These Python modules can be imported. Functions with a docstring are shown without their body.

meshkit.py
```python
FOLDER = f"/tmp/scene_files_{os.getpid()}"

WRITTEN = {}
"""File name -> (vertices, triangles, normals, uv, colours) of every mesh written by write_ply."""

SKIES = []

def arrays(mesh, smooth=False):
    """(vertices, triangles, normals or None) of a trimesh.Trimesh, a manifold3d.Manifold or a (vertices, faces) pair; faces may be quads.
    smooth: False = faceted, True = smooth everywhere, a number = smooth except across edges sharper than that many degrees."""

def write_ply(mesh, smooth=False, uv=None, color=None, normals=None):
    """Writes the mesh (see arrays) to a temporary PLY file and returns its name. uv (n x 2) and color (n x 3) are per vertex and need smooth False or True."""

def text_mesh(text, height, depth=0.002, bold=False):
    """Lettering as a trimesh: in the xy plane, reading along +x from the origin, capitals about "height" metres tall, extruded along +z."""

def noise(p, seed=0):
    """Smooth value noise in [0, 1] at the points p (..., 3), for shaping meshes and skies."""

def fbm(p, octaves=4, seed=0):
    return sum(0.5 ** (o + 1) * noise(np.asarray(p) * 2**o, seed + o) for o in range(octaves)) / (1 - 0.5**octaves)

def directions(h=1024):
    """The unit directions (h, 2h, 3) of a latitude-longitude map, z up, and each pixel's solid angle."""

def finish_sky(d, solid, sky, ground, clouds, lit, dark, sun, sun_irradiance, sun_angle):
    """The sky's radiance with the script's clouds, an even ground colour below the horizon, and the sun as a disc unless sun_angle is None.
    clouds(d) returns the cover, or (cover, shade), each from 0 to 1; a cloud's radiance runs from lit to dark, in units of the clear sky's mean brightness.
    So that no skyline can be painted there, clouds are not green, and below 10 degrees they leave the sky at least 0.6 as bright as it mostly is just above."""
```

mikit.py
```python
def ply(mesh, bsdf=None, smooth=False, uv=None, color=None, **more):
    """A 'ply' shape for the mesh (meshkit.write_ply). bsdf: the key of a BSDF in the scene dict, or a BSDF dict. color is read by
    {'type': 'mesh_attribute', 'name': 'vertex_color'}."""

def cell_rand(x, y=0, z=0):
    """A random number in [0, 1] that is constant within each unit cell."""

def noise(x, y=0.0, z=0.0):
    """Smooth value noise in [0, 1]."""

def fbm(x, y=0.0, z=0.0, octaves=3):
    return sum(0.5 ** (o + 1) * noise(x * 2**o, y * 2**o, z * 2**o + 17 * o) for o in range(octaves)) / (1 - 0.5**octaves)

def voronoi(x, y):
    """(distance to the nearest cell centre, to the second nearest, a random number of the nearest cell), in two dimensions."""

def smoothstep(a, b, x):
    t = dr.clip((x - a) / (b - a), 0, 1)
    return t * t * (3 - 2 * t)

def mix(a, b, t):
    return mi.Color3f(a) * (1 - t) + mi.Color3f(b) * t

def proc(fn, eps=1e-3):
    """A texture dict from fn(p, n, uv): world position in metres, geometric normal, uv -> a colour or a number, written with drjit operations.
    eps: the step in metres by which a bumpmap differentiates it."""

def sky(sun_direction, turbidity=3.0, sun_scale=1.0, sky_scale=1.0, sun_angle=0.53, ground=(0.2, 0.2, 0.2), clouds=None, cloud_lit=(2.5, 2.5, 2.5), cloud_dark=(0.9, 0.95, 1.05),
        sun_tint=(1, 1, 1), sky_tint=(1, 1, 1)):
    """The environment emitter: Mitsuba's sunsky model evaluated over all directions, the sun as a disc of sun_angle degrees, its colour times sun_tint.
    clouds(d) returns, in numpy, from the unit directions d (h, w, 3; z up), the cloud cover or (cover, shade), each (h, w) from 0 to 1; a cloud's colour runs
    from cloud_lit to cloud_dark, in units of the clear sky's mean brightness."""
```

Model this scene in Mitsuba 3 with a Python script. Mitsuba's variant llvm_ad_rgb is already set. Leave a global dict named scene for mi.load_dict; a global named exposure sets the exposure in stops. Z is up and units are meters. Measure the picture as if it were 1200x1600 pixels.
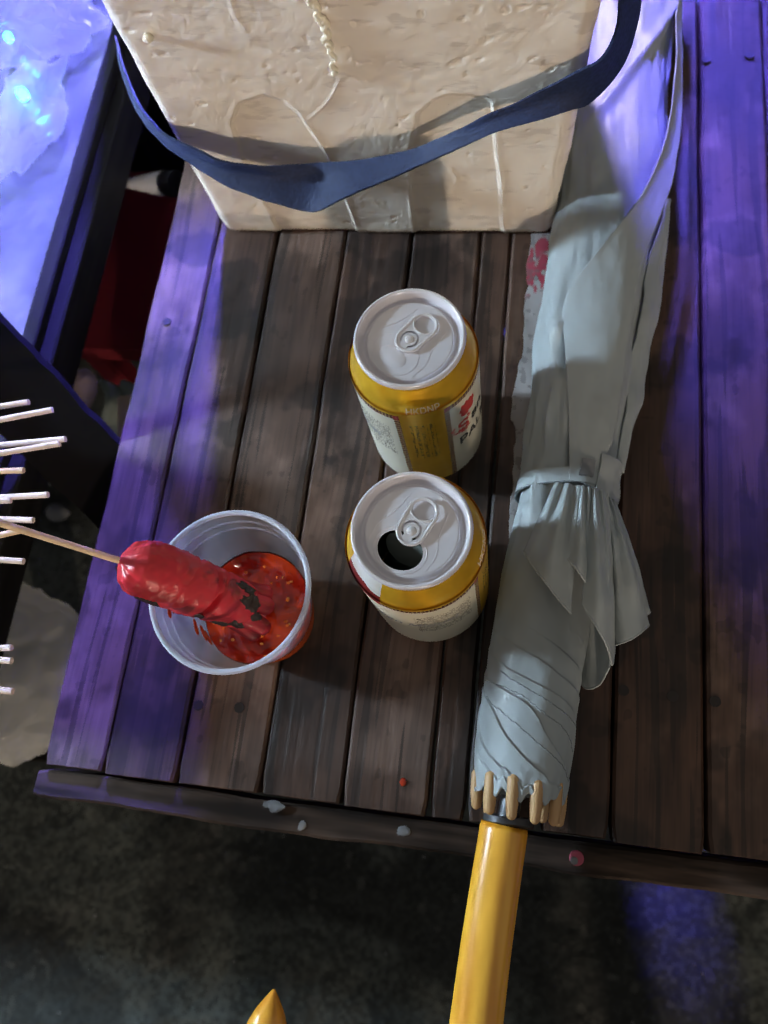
import math, random
import numpy as np, trimesh, manifold3d as m3, shapely
import shapely.geometry as sg
import drjit as dr, mitsuba as mi, mikit, meshkit
from mikit import noise, fbm, voronoi, cell_rand, smoothstep, mix

T = mi.ScalarTransform4f
scene, labels = {}, {}
rng = np.random.default_rng(7)

# ------------------------------------------------------------------ camera, sky, lamps, exposure
scene['camera'] = {'type': 'thinlens', 'fov': 53.06, 'fov_axis': 'x', 'aperture_radius': 0.0019, 'focus_distance': 0.37,
                   'near_clip': 0.01, 'far_clip': 200.0,
                   'to_world': T().look_at(origin=[0, 0, 0.4455], target=[-0.1657, 0.2983, 0.4455 - 0.94], up=[-0.0681, 0.9474, 0.3127])}
exposure = 0.0
scene['night_sky'] = mikit.sky([0.3, 0.2, 0.9], turbidity=3, sun_scale=0.0, sky_scale=2.3, clouds=lambda d: 1.0, cloud_lit=(1.06, 1.0, 0.92), sky_tint=(1, 1, 1))
LAMP_WHITE = dict(at=(-1.45, 0.225, 0.56), power=(8.2, 10.7, 12.9), r=0.07)      # cool bulb over the neighbouring counter
LAMP_WARM = dict(at=(0.75, -3.20, 0.95), power=(14.5, 11.6, 8.7), r=0.06)          # warm bulb on the other side of the table
LAMP_VIOLET = dict(at=(-0.47, 2.42, 1.08), power=(31.0, 26.0, 235.0), r=0.11)     # violet tube of the next stall


# ------------------------------------------------------------------ helpers
def key(name):
    if name not in used:
        used.add(name)
        return name
    k = 1
    while f'{name}_{k:03d}' in used:
        k += 1
    used.add(f'{name}_{k:03d}')
    return f'{name}_{k:03d}'


used = set()


def thing(name, label, category=None, group=None, kind=None):
    k = key(name)
    labels[k] = {'label': label}
    if category: labels[k]['category'] = category
    if group: labels[k]['group'] = group
    if kind: labels[k]['kind'] = kind
    return k


def put(k, mesh, bsdf, smooth=35, **more):
    if isinstance(bsdf, str) and not bsdf.startswith('mat_'): bsdf = 'mat_' + bsdf
    scene[k] = mikit.ply(mesh, bsdf, smooth=smooth, **more)
    return k


def part(parent, name, mesh, bsdf, smooth=35, label=None, **more):
    k = key(f'{parent}__{name}')
    put(k, mesh, bsdf, smooth, **more)
    if label: labels[k] = {'label': label}
    return k


def cat(*ms): return trimesh.util.concatenate(list(ms))


def cbox(lo, hi, c=0.002):
    lo, hi = np.array(lo, float), np.array(hi, float)
    c = min(c, (hi - lo).min() * 0.45)
    pts = []
    for s in np.ndindex(2, 2, 2):
        corner = np.where(s, hi, lo)
        d = np.where(s, -1, 1) * c
        for k in range(3):
            q = corner + d
            q[k] = corner[k]
            pts.append(q)
    return trimesh.convex.convex_hull(np.array(pts))


def grid(P, wrap=False, flip=False):
    n, m = P.shape[:2]
    i, j = np.meshgrid(np.arange(n - 1), np.arange(m if wrap else m - 1), indexing='ij')
    a, b = i * m + j, i * m + (j + 1) % m
    c, d = a + m, b + m
    f = np.stack([a, b, d, c], -1).reshape(-1, 4)
    if flip: f = f[:, ::-1]
    return trimesh.Trimesh(P.reshape(-1, 3), np.vstack([f[:, [0, 1, 2]], f[:, [0, 2, 3]]]), process=False)


def grid_normals(P):
    a, b = np.gradient(P, axis=0), np.gradient(P, axis=1)
    n = np.cross(a, b)
    return n / (np.linalg.norm(n, axis=-1, keepdims=True) + 1e-12)


def sheet(P, th):
    """A cloth of thickness th over the grid of points P, closed round its edges."""
    n = grid_normals(P)
    A, B = P + n * th / 2, P - n * th / 2
    N, M = P.shape[:2]
    top, bot = grid(A), grid(B, flip=True)
    rim = np.concatenate([np.arange(M), np.arange(1, N) * M + M - 1, (N - 1) * M + np.arange(M - 2, -1, -1), np.arange(N - 2, 0, -1) * M])
    r2 = np.roll(rim, -1)
    off = N * M
    side = np.vstack([np.stack([rim, rim + off, r2], 1), np.stack([r2, rim + off, r2 + off], 1)])
    v = np.vstack([top.vertices, bot.vertices])
    return trimesh.Trimesh(v, np.vstack([top.faces, bot.faces + off, side]), process=False)


def tube(pts, rad, sides=12, caps=True, round_caps=False, closed=False):
    p = np.asarray(pts, float)
    rad = np.broadcast_to(np.asarray(rad, float), (len(p),)).copy()
    if round_caps:
        t0, t1 = p[0] - p[1], p[-1] - p[-2]
        t0, t1 = t0 / np.linalg.norm(t0), t1 / np.linalg.norm(t1)
        a = np.radians([90, 70, 50, 30, 12])
        pre = np.array([p[0] + t0 * rad[0] * math.sin(x) for x in a])
        post = np.array([p[-1] + t1 * rad[-1] * math.sin(x) for x in a[::-1]])
        c = np.maximum(np.cos(a), 0.02)
        rad = np.concatenate([rad[0] * c, rad, rad[-1] * c[::-1]])
        p = np.vstack([pre, p, post])
    t = np.roll(p, -1, 0) - np.roll(p, 1, 0) if closed else np.gradient(p, axis=0)
    t /= np.linalg.norm(t, axis=1, keepdims=True) + 1e-12
    a = np.cross(t[0], [0, 0, 1.0] if abs(t[0][2]) < 0.9 else [1.0, 0, 0])
    A = []
    for k in range(len(p)):
        a = a - t[k] * (a @ t[k])
        a /= np.linalg.norm(a)
        A.append(a)
    A = np.array(A)
    Bn = np.cross(t, A)
    th = np.arange(sides) * 2 * np.pi / sides
    P = p[:, None] + rad[:, None, None] * (np.cos(th)[None, :, None] * A[:, None] + np.sin(th)[None, :, None] * Bn[:, None])
    if closed:
        P = np.concatenate([P, P[:1]], 0)
    m = grid(P, wrap=True)
    if caps and not closed:
        v, n = m.vertices, len(p)
        j = np.arange(sides)
        f0 = np.stack([np.full(sides, len(v)), (j + 1) % sides, j], 1)
        f1 = np.stack([np.full(sides, len(v) + 1), (n - 1) * sides + j, (n - 1) * sides + (j + 1) % sides], 1)
        m = trimesh.Trimesh(np.vstack([v, p[:1], p[-1:]]), np.vstack([m.faces, f0, f1]), process=False)
    m.fix_normals()
    return m


def spline(pts, n):
    """Catmull-Rom through the points, n samples."""
    p = np.asarray(pts, float)
    q = np.vstack([2 * p[0] - p[1], p, 2 * p[-1] - p[-2]])
    t = np.linspace(0, len(p) - 1, n)
    i = np.minimum(t.astype(int), len(p) - 2)
    u = (t - i)[:, None]
    a, b, c, d = q[i], q[i + 1], q[i + 2], q[i + 3]
    return 0.5 * (2 * b + (c - a) * u + (2 * a - 5 * b + 4 * c - d) * u**2 + (3 * b - a - 3 * c + d) * u**3)


def lathe(profile, n=96, center=(0, 0, 0), flip=False):
    pr = np.asarray(profile, float)
    th = np.arange(n) * 2 * np.pi / n
    P = np.stack([pr[:, None, 0] * np.cos(th), pr[:, None, 0] * np.sin(th), np.broadcast_to(pr[:, None, 1], (len(pr), n))], -1) + np.array(center)
    return grid(P, wrap=True, flip=flip)


def blob(center, size, sub=3, amp=0.0, freq=100.0, seed=0, ridged=False):
    m = trimesh.creation.icosphere(subdivisions=sub)
    v = m.vertices.copy()
    d = meshkit.fbm(v * np.asarray(size) * freq + seed * 3.1, 4, seed)
    d = (np.abs(d - 0.5) * -4 + 0.6) if ridged else (d - 0.5) * 2
    v = v * (1 + amp * d[:, None]) * np.asarray(size) + np.asarray(center)
    return trimesh.Trimesh(v, m.faces, process=False)


def rotz(m, deg, at=(0, 0, 0)):
    m = m.copy()
    m.apply_transform(trimesh.transformations.rotation_matrix(math.radians(deg), [0, 0, 1], at))
    return m


def extrude(poly, h):
    return cat(*[trimesh.creation.extrude_polygon(g, h, engine='earcut') for g in getattr(poly, 'geoms', [poly])])


# ------------------------------------------------------------------ materials
def mat(name, bsdf, bump=None, scale=1.0):
    if bump is not None:
        bsdf = {'type': 'bumpmap', 'arbitrary': bump, 'scale': scale, 'bsdf': bsdf}
    scene['mat_' + name] = {'type': 'twosided', 'bsdf': bsdf} if bsdf['type'] not in ('principledthin',) else bsdf
    return 'mat_' + name


def rgb(*c): return {'type': 'rgb', 'value': list(c)}


def plain(name, c, rough=0.5, metal=0.0, spec=0.5, **more):
    return mat(name, {'type': 'principled', 'base_color': rgb(*c), 'roughness': rough, 'metallic': metal, 'specular': spec, **more})


def wood_fn(dark, mid, worn, ox, wearlev, dirt):
    def fn(p, n, uv):
        x, y, z = p.x + ox, p.y, p.z
        wob = fbm(x * 9, y * 5, 1.0) * 0.014
        grain = fbm((x + wob) * 700, y * 34, z * 90, octaves=4)
        band = fbm((x + wob) * 60, y * 15 + ox, 3.0, octaves=4)
        c = mix(dark, mid, smoothstep(0.22, 0.78, band * 0.7 + grain * 0.3))
        wear = smoothstep(wearlev - .04, wearlev + 0.22, fbm(x * 34 + 5, y * 26 + ox * 3, 2.0, octaves=5)) * (0.35 + 0.65 * grain)
        c = mix(c, worn, wear * 0.62)
        line = smoothstep(.60, .66, fbm((x + wob) * 240, y * 7 - ox, 7.0, octaves=3))
        c = c * (1 - 0.50 * line)
        stain = smoothstep(.55, .66, fbm(x * 30, y * 26 + ox, 11.0, octaves=4))
        c = c * (1 - 0.55 * stain)
        spot = smoothstep(.70, .76, fbm(x * 110, y * 90 + ox, 15.0, octaves=3))
        c = c * (1 - 0.3 * spot)
        blot = fbm(x * 18 - 3, y * 15 + ox, 5.0, octaves=4)
        return c * mi.Color3f(1.10, .95, .88) * (0.14 + 0.95 * blot)
    return fn


def wood_bump(p, n, uv):
    return fbm(p.x * 520, p.y * 26, p.z * 200) * 0.30 + fbm(p.x * 45, p.y * 40, 3.0) * 0.9 + smoothstep(0.60, 0.66, fbm(p.x * 240, p.y * 9, 9.0)) * -0.35


def wood_rough(p, n, uv): return 0.42 + 0.3 * fbm(p.x * 40, p.y * 25, 1.0)


WOOD = []
for k, (d, m_, w, wl, dt) in enumerate([((.044, .025, .018), (.112, .068, .049), (.25, .185, .150), .52, .58),
                                         ((.052, .033, .025), (.125, .082, .062), (.28, .215, .180), .48, .60),
                                         ((.040, .021, .014), (.098, .056, .037), (.19, .135, .098), .57, .55)]):
    WOOD.append(mat(f'wood_{k}', {'type': 'principled', 'base_color': mikit.proc(wood_fn(d, m_, w, 0.37 * k, wl, dt)), 'roughness': mikit.proc(wood_rough), 'specular': 0.42},
                    mikit.proc(wood_bump, eps=4e-4), 0.00045))
RAILWOOD = mat('wood_rail', {'type': 'principled', 'base_color': mikit.proc(lambda p, n, uv: mix((.012, .008, .006), (.060, .040, .030), smoothstep(.3, .8, fbm(p.x * 14, p.y * 150, p.z * 120, octaves=4))) * (0.6 + 0.7 * fbm(p.x * 40, p.y * 20, 1.0))), 'roughness': 0.8, 'specular': 0.15},
               mikit.proc(lambda p, n, uv: fbm(p.x * 60, p.y * 300, p.z * 200), eps=5e-4), 0.0008)
NAIL = plain('nail_metal', (.018, .014, .013), .7, .2)


def foam_color(p, n, uv):
    c = mix((.73, .655, .55), (.80, .74, .645), fbm(p.x * 30, p.z * 30, p.y * 30))
    smear = smoothstep(.52, .72, fbm(p.x * 26, p.z * 70, 4.0, octaves=4))
    c = mix(c, (.52, .44, .36), smear * 0.28)
    spot = smoothstep(.62, .74, fbm(p.x * 55, p.z * 170, 8.0, octaves=4))
    c = mix(c, (.36, .29, .23), spot * 0.30)
    foot = smoothstep(.03, .0, p.z) * smoothstep(.35, .6, fbm(p.x * 60, p.z * 90, 2.0))
    c = mix(c, (.34, .27, .21), foot * 0.6)
    yellow = smoothstep(.45, .7, fbm(p.x * 11 + 4, p.z * 11, 1.0))
    return mix(c, (.76, .65, .48), yellow * 0.3)


FOAM = mat('foam', {'type': 'principled', 'base_color': mikit.proc(foam_color), 'roughness': 0.42, 'specular': 0.45},
           mikit.proc(lambda p, n, uv: fbm(p.x * 75, p.z * 110, p.y * 75, octaves=4) * 0.7 + fbm(p.x * 500, p.z * 500, p.y * 500) * 0.25, eps=5e-4), 0.0008)
GLUE = plain('dry_glue', (.78, .71, .55), .2, 0, .6)
FILM = plain('tape_crease', (.83, .80, .74), .2, 0, .6)
STRAP = mat('strap_weave', {'type': 'principled', 'base_color': mikit.proc(lambda p, n, uv: mix((.003, .010, .043), (.007, .021, .085), fbm(p.x * 800, p.y * 800, p.z * 800, octaves=2))), 'roughness': 0.7, 'sheen': 0.6},
            mikit.proc(lambda p, n, uv: noise(p.x * 900, p.y * 900, p.z * 900), eps=2e-4), 0.0004)


def cloth_color(p, n, uv):
    dirt = smoothstep(.5, .75, fbm(p.x * 40, p.y * 30, p.z * 40, octaves=4))
    return mix((.300, .335, .345), (.235, .255, .255), dirt * .6)


CLOTH = mat('umbrella_cloth', {'type': 'principled', 'base_color': mikit.proc(cloth_color), 'roughness': 0.48, 'specular': 0.5, 'sheen': 0.3},
            mikit.proc(lambda p, n, uv: fbm(p.x * 130, p.y * 90, p.z * 130, octaves=3) + .12 * noise(p.x * 1500, p.y * 1500, p.z * 1500), eps=2.5e-4), 0.0008)
PIPING = plain('umbrella_seam', (.15, .175, .185), .7)
VELCRO = plain('velcro', (.17, .18, .195), .9)
AMBER = mat('amber_handle', {'type': 'principled', 'base_color': mikit.proc(lambda p, n, uv: mix((.66, .27, .018), (.80, .40, .04), smoothstep(.3, .7, fbm(p.x * 160, p.y * 14, p.z * 160)))), 'roughness': 0.22, 'specular': 0.6, 'clearcoat': 0.6, 'clearcoat_gloss': 0.8})
RIBWOOD = mat('rib_wood', {'type': 'principled', 'base_color': mikit.proc(lambda p, n, uv: mix((.36, .20, .085), (.52, .33, .16), fbm(p.x * 300, p.y * 60, p.z * 300))), 'roughness': 0.4})
DARKMETAL = plain('dark_metal', (.06, .06, .065), .4, .7)
LID = mat('can_lid_metal', {'type': 'principled', 'base_color': rgb(.72, .705, .745), 'roughness': 0.24, 'metallic': 0.45, 'specular': 0.5})
TABM = plain('can_tab_metal', (.70, .70, .73), .22, .55)
INSIDE = plain('can_inside', (.20, .23, .215), .35, .5)
CUP = {'type': 'principledthin', 'base_color': rgb(.78, .80, .98), 'roughness': 0.16, 'spec_trans': 0.25, 'diff_trans': 1.1, 'eta': 1.4}
scene['mat_cup_plastic'] = {'type': 'mask', 'opacity': 0.26, 'bsdf': CUP}
scene['mat_cup_rim_plastic'] = {'type': 'principledthin', 'base_color': rgb(.80, .85, .97), 'roughness': 0.2, 'spec_trans': 0.2, 'diff_trans': 1.0, 'eta': 1.45}
SAUCE = mat('chili_sauce', {'type': 'principled', 'base_color': mikit.proc(lambda p, n, uv: mix((.46, .036, .006), (.26, .010, .004), smoothstep(.35, .65, fbm(p.x * 60, p.y * 60, 1.0, octaves=3)))), 'roughness': 0.12, 'specular': 0.6},
            mikit.proc(lambda p, n, uv: fbm(p.x * 110, p.y * 110, 2.0), eps=5e-4), 0.0012)
plain('base_red', (.40, .055, .010), .22)
CHILI = plain('chili_flake', (.75, .16, .02), .2)
SEED = plain('chili_seed', (.62, .25, .05), .3)
SAUSAGE = mat('sausage_skin', {'type': 'principled', 'base_color': {'type': 'mesh_attribute', 'name': 'vertex_color'}, 'roughness': 0.38, 'specular': 0.45},
              mikit.proc(lambda p, n, uv: fbm(p.x * 260, p.y * 260, p.z * 260, octaves=3), eps=3e-4), 0.0007)
CHAR = plain('charred', (.022, .010, .008), .5)
BAMBOO = mat('bamboo', {'type': 'principled', 'base_color': mikit.proc(lambda p, n, uv: mix((.70, .46, .24), (.80, .64, .45), fbm(p.x * 60, p.y * 700, p.z * 700))), 'roughness': 0.45})
PALESTICK = mat('pale_stick', {'type': 'principled', 'base_color': mikit.proc(lambda p, n, uv: mix((.70, .57, .50), (.82, .72, .66), fbm(p.x * 50, p.y * 700, p.z * 700))), 'roughness': 0.5})
scene['mat_bag_plastic'] = {'type': 'mask', 'opacity': 0.62, 'bsdf': {'type': 'principledthin', 'base_color': rgb(.86, .86, .82), 'roughness': 0.16, 'spec_trans': 0.1, 'diff_trans': 1.0, 'eta': 1.5}}
scene['mat_clear_bag'] = {'type': 'mask', 'opacity': 0.27, 'bsdf': {'type': 'principledthin', 'base_color': rgb(.92, .94, .98), 'roughness': 0.06, 'spec_trans': 0.6, 'diff_trans': 0.9, 'eta': 1.6}}
COUNTER = mat('counter_film', {'type': 'principled', 'base_color': mikit.proc(lambda p, n, uv: mix((.10, .108, .135), (.185, .195, .22), smoothstep(.3, .7, fbm(p.x * 18, p.y * 14, 2.0, octaves=4)))), 'roughness': 0.2, 'specular': 0.5},
              mikit.proc(lambda p, n, uv: fbm(p.x * 40 + fbm(p.y * 30, p.x * 30, 1.0) * 3, p.y * 30, 3.0, octaves=4), eps=8e-4), 0.0035)
BEAM = mat('dark_beam', {'type': 'principled', 'base_color': mikit.proc(lambda p, n, uv: mix((.006, .0055, .005), (.017, .016, .014), fbm(p.x * 120, p.y * 12, p.z * 120))), 'roughness': 0.55, 'specular': 0.12})
BLACK = plain('black_cloth', (.006, .0055, .006), .9, 0, .05)
REDPLASTIC = plain('red_plastic', (.12, .011, .016), .75, 0, .1)
WHITEPVC = plain('pale_tube', (.70, .70, .72), .4)
GREYGREEN = plain('greygreen_rag', (.14, .17, .15), .85)
CARTON = plain('carton', (.36, .27, .20), .8)
STEEL = plain('tray_steel', (.55, .55, .56), .35, 1.0)
TISSUE = plain('tissue', (.15, .155, .165), .8)
PINK = plain('pink_print', (.30, .05, .085), .7)


def asphalt_color(p, n, uv):
    g = fbm(p.x * 220, p.y * 220, 1.0, octaves=3)
    big = fbm(p.x * 5, p.y * 5, 4.0, octaves=4)
    c = mix((.017, .020, .018), (.062, .071, .064), smoothstep(.3, .75, g * .55 + big * .45))
    wet = smoothstep(.50, .62, fbm(p.x * 7 + 3.3, p.y * 7, 9.0, octaves=4))
    c = c * (1 - .65 * wet)
    pale = smoothstep(.73, .80, fbm(p.x * 60, p.y * 60, 5.0, octaves=2))
    return mix(c, (.11, .11, .10), pale * .2)


ASPHALT = mat('asphalt', {'type': 'principled', 'base_color': mikit.proc(asphalt_color), 'roughness': 0.75, 'specular': 0.35},
              mikit.proc(lambda p, n, uv: fbm(p.x * 160, p.y * 160, 1.0, octaves=3), eps=1e-3), 0.0015)
BULBSOCKET = plain('lamp_fitting', (.7, .7, .7), .5)

# ------------------------------------------------------------------ ground
GZ = -0.45
gx = np.concatenate([-np.geomspace(40, .9, 24), np.linspace(-.85, .65, 300), np.geomspace(.7, 40, 24)])
gy = np.concatenate([-np.geomspace(40, .65, 24), np.linspace(-.6, .7, 260), np.geomspace(.75, 40, 24)])
GX, GY = np.meshgrid(gx, gy, indexing='ij')
gp = np.stack([GX, GY, GX * 0], -1)
hgt = (meshkit.fbm(gp * 28, 4, 3) - .5) * .010 + (meshkit.fbm(gp * 110, 3, 5) - .5) * .003
put(thing('ground', 'dark rough asphalt ground with damp stains below the table', None, None, 'structure'), grid(np.stack([GX, GY, GZ + hgt], -1)), 'asphalt', True)
litter = []
for k in range(26):
    x, y = rng.uniform(-.45, .3), rng.uniform(-.36, -.06)
    s = rng.uniform(.0008, .002)
    litter.append(blob((x, y, GZ + .003), (s, s * rng.uniform(.6, 1.4), s * .6), 1, .3, 300, k))
put(thing('grit', 'small pale grit scattered over the asphalt', 'grit', None, 'stuff'), cat(*litter), 'tissue')

# ------------------------------------------------------------------ table
tab = thing('wooden_table', 'weathered brown table of separate wooden planks under the cans and umbrella', 'table')
edges = [-.2642, -.2254, -.1799, -.1298, -.0826, -.0347, -.0140, .0240, .0610, .1090, .1520, .1960, .2400, .2850, .3300]
Y0, Y1 = -.0290, .5530
sec = lambda w, h, c: np.array([[-w, -c], [-w + c, 0], [w - c, 0], [w, -c], [w, -h], [-w, -h]])


def plank(x0, x1, y0, y1, top, th, seed, n=70, wob=.0017):
    ys = np.linspace(y0, y1, n)
    q = np.stack([ys * 22, ys * 0 + seed * 7.3, ys * 0], 1)
    a = x0 + .0008 + (meshkit.fbm(q, 3, 1) - .5) * wob
    b = x1 - .0008 + (meshkit.fbm(q, 3, 2) - .5) * wob
    z = top + (meshkit.fbm(q * .35, 2, 4) - .5) * .0022
    a[0] += .0012; b[0] -= .0012
    w, c = (b - a) / 2, (a + b) / 2
    P = np.zeros((n, 6, 3))
    for k in range(n):
        s = sec(w[k], th, .0016)
        P[k, :, 0], P[k, :, 1], P[k, :, 2] = c[k] + s[:, 0], ys[k], z[k] + s[:, 1]
    P[0, :, 1] += (np.arange(6) % 3 - 1) * .0004
    m = grid(P, wrap=True)
    caps = [[0, i, i + 1] for i in range(1, 5)], [[(n - 1) * 6, (n - 1) * 6 + i + 1, (n - 1) * 6 + i] for i in range(1, 5)]
    m = trimesh.Trimesh(m.vertices, np.vstack([m.faces, *caps]), process=False)
    m.fix_normals()
    return m


for k, (a, b) in enumerate(zip(edges[:-1], edges[1:])):
    NAILS = [(-.1495, .016), (-.1745, .0145), (.0622 + .004, .0485), (.0920, .0480), (.1135, .0475), (-.2485, .270), (-.2440, .0960), (.1130, .494), (.1420, .497)]
    lift = [0, .0004, -.0003, .0003, 0, -.0005, .0, -.001, -.0014, .0002, -.0006, .0004, 0, .0003][k]
    pk = part(tab, 'plank', plank(a, b, Y0 + rng.uniform(-.0008, .0008), Y1, lift, .016, k), WOOD[[1, 0, 1, 0, 0, 2, 2, 2, 2, 0, 2, 0, 1, 2][k]], 30)
    for nx, ny in NAILS:
        if a + .003 < nx < b - .003:
            part(pk, 'nail', trimesh.creation.cylinder(.0030, .0012, sections=16, transform=trimesh.transformations.translation_matrix([nx, ny, lift + .0002])), NAIL, 30)
fr = plank(-.0485 + .0, -.0310, -.268, .333, -.0055, .035, 40, 160, .0030)
fr.vertices = fr.vertices[:, [1, 0, 2]] * [1, 1, 1]
fr.fix_normals()
part(tab, 'front_rail', fr, RAILWOOD, 30)
part(tab, 'side_rail', cbox((-.258, -.029, -.058), (-.238, .54, -.0165)), RAILWOOD)
part(tab, 'side_rail', cbox((.308, -.029, -.058), (.328, .54, -.0165)), RAILWOOD)
part(tab, 'back_rail', cbox((-.237, .52, -.036), (.307, .54, -.0165)), RAILWOOD)
for lo, hi in (((-.262, .5405, -.44), (.004, .5485, -.0165)), ((.030, .5405, -.44), (.327, .5485, -.0165)), ((.0045, .5405, -.44), (.0295, .5485, -.095))):
    part(tab, 'back_board', cbox(lo, hi), RAILWOOD)
for x, y in ((-.235, -.026), (.268, -.026), (-.235, .48), (.268, .48)):
    part(tab, 'leg', cbox((x, y, GZ - .01), (x + .038, y + .038, -.0165)), RAILWOOD)

# ------------------------------------------------------------------ foam box
box = thing('foam_box', 'cream foam cooler box standing at the back of the table', 'foam box')
BX0, BX1, BD, BH = -.2205, .0130, .150, .272
arch1 = sg.Polygon([(-.178, -.01), (-.1795, .03), (-.1825, .062), (-.179, .104), (-.170, .118), (-.1534, .1237), (-.143, .119), (-.1352, .1076), (-.1264, .0778), (-.1225, .04), (-.1203, -.01)])
arch2 = sg.Polygon([(-.080, -.01), (-.0796, .0384), (-.0749, .0824), (-.068, .108), (-.0580, .118), (-.0499, .1211), (-.0395, .121), (-.0300, .1185), (-.0259, .1150), (-.0225, .06), (-.0195, -.01)])
creases = [([(-.1352, .1076), (-.1300, .092), (-.1264, .0778), (-.1225, .040), (-.1208, .011)], .0011, .0011), ([(-.1076, .1331), (-.118, .118), (-.1320, .1052)], .0007, .0009),
           ([(-.0259, .115), (-.0240, .08), (-.021, .05), (-.0200, .011)], .0011, .0011), ([(-.0796, .052), (-.0800, .035), (-.0805, .02)], .0008, .001), ([(-.1825, .062), (-.1800, .040), (-.178, .02)], .0009, .0013),
           ([(-.052, .062), (-.049, .055), (-.052, .045), (-.0535, .04)], .0011, .0014), ([(-.118, .205), (-.124, .19), (-.119, .180)], .0012, .0013), ([(-.150, .205), (-.153, .175), (-.150, .165)], .0009, .0016)]


def smooth01(x): return np.clip(x, 0, 1) ** 2 * (3 - 2 * np.clip(x, 0, 1))


def face_disp(x, z):
    """Outward relief of the box's front at x, z."""
    pts = shapely.points(x.ravel(), z.ravel())
    d = np.zeros(x.size)
    for a, depth in ((arch1, .0024), (arch2, .0022)):
        inside = shapely.contains(a, pts)
        e = shapely.distance(a.exterior, pts) * np.where(inside, 1, -1)
        d -= .62 * depth * smooth01((e + .0008) / .0026)
        d += .0001 * np.exp(-((e + .0016) / .0012) ** 2)
    for line, h, w in creases:
        e = shapely.distance(sg.LineString(spline(line, 20)), pts)
        d += .45 * h * np.exp(-(e / w) ** 2)
    q = np.stack([x.ravel(), z.ravel(), 0 * d], 1)
    d += (meshkit.fbm(q * [14, 18, 1], 2, 2) - .5) * .0026 + (meshkit.fbm(q * [60, 150, 1], 3, 6) - .5) * .0005
    pit = meshkit.fbm(q * [150, 210, 1], 2, 9)
    d -= np.clip(pit - .78, 0, 1) * .006
    return d.reshape(x.shape)


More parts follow.
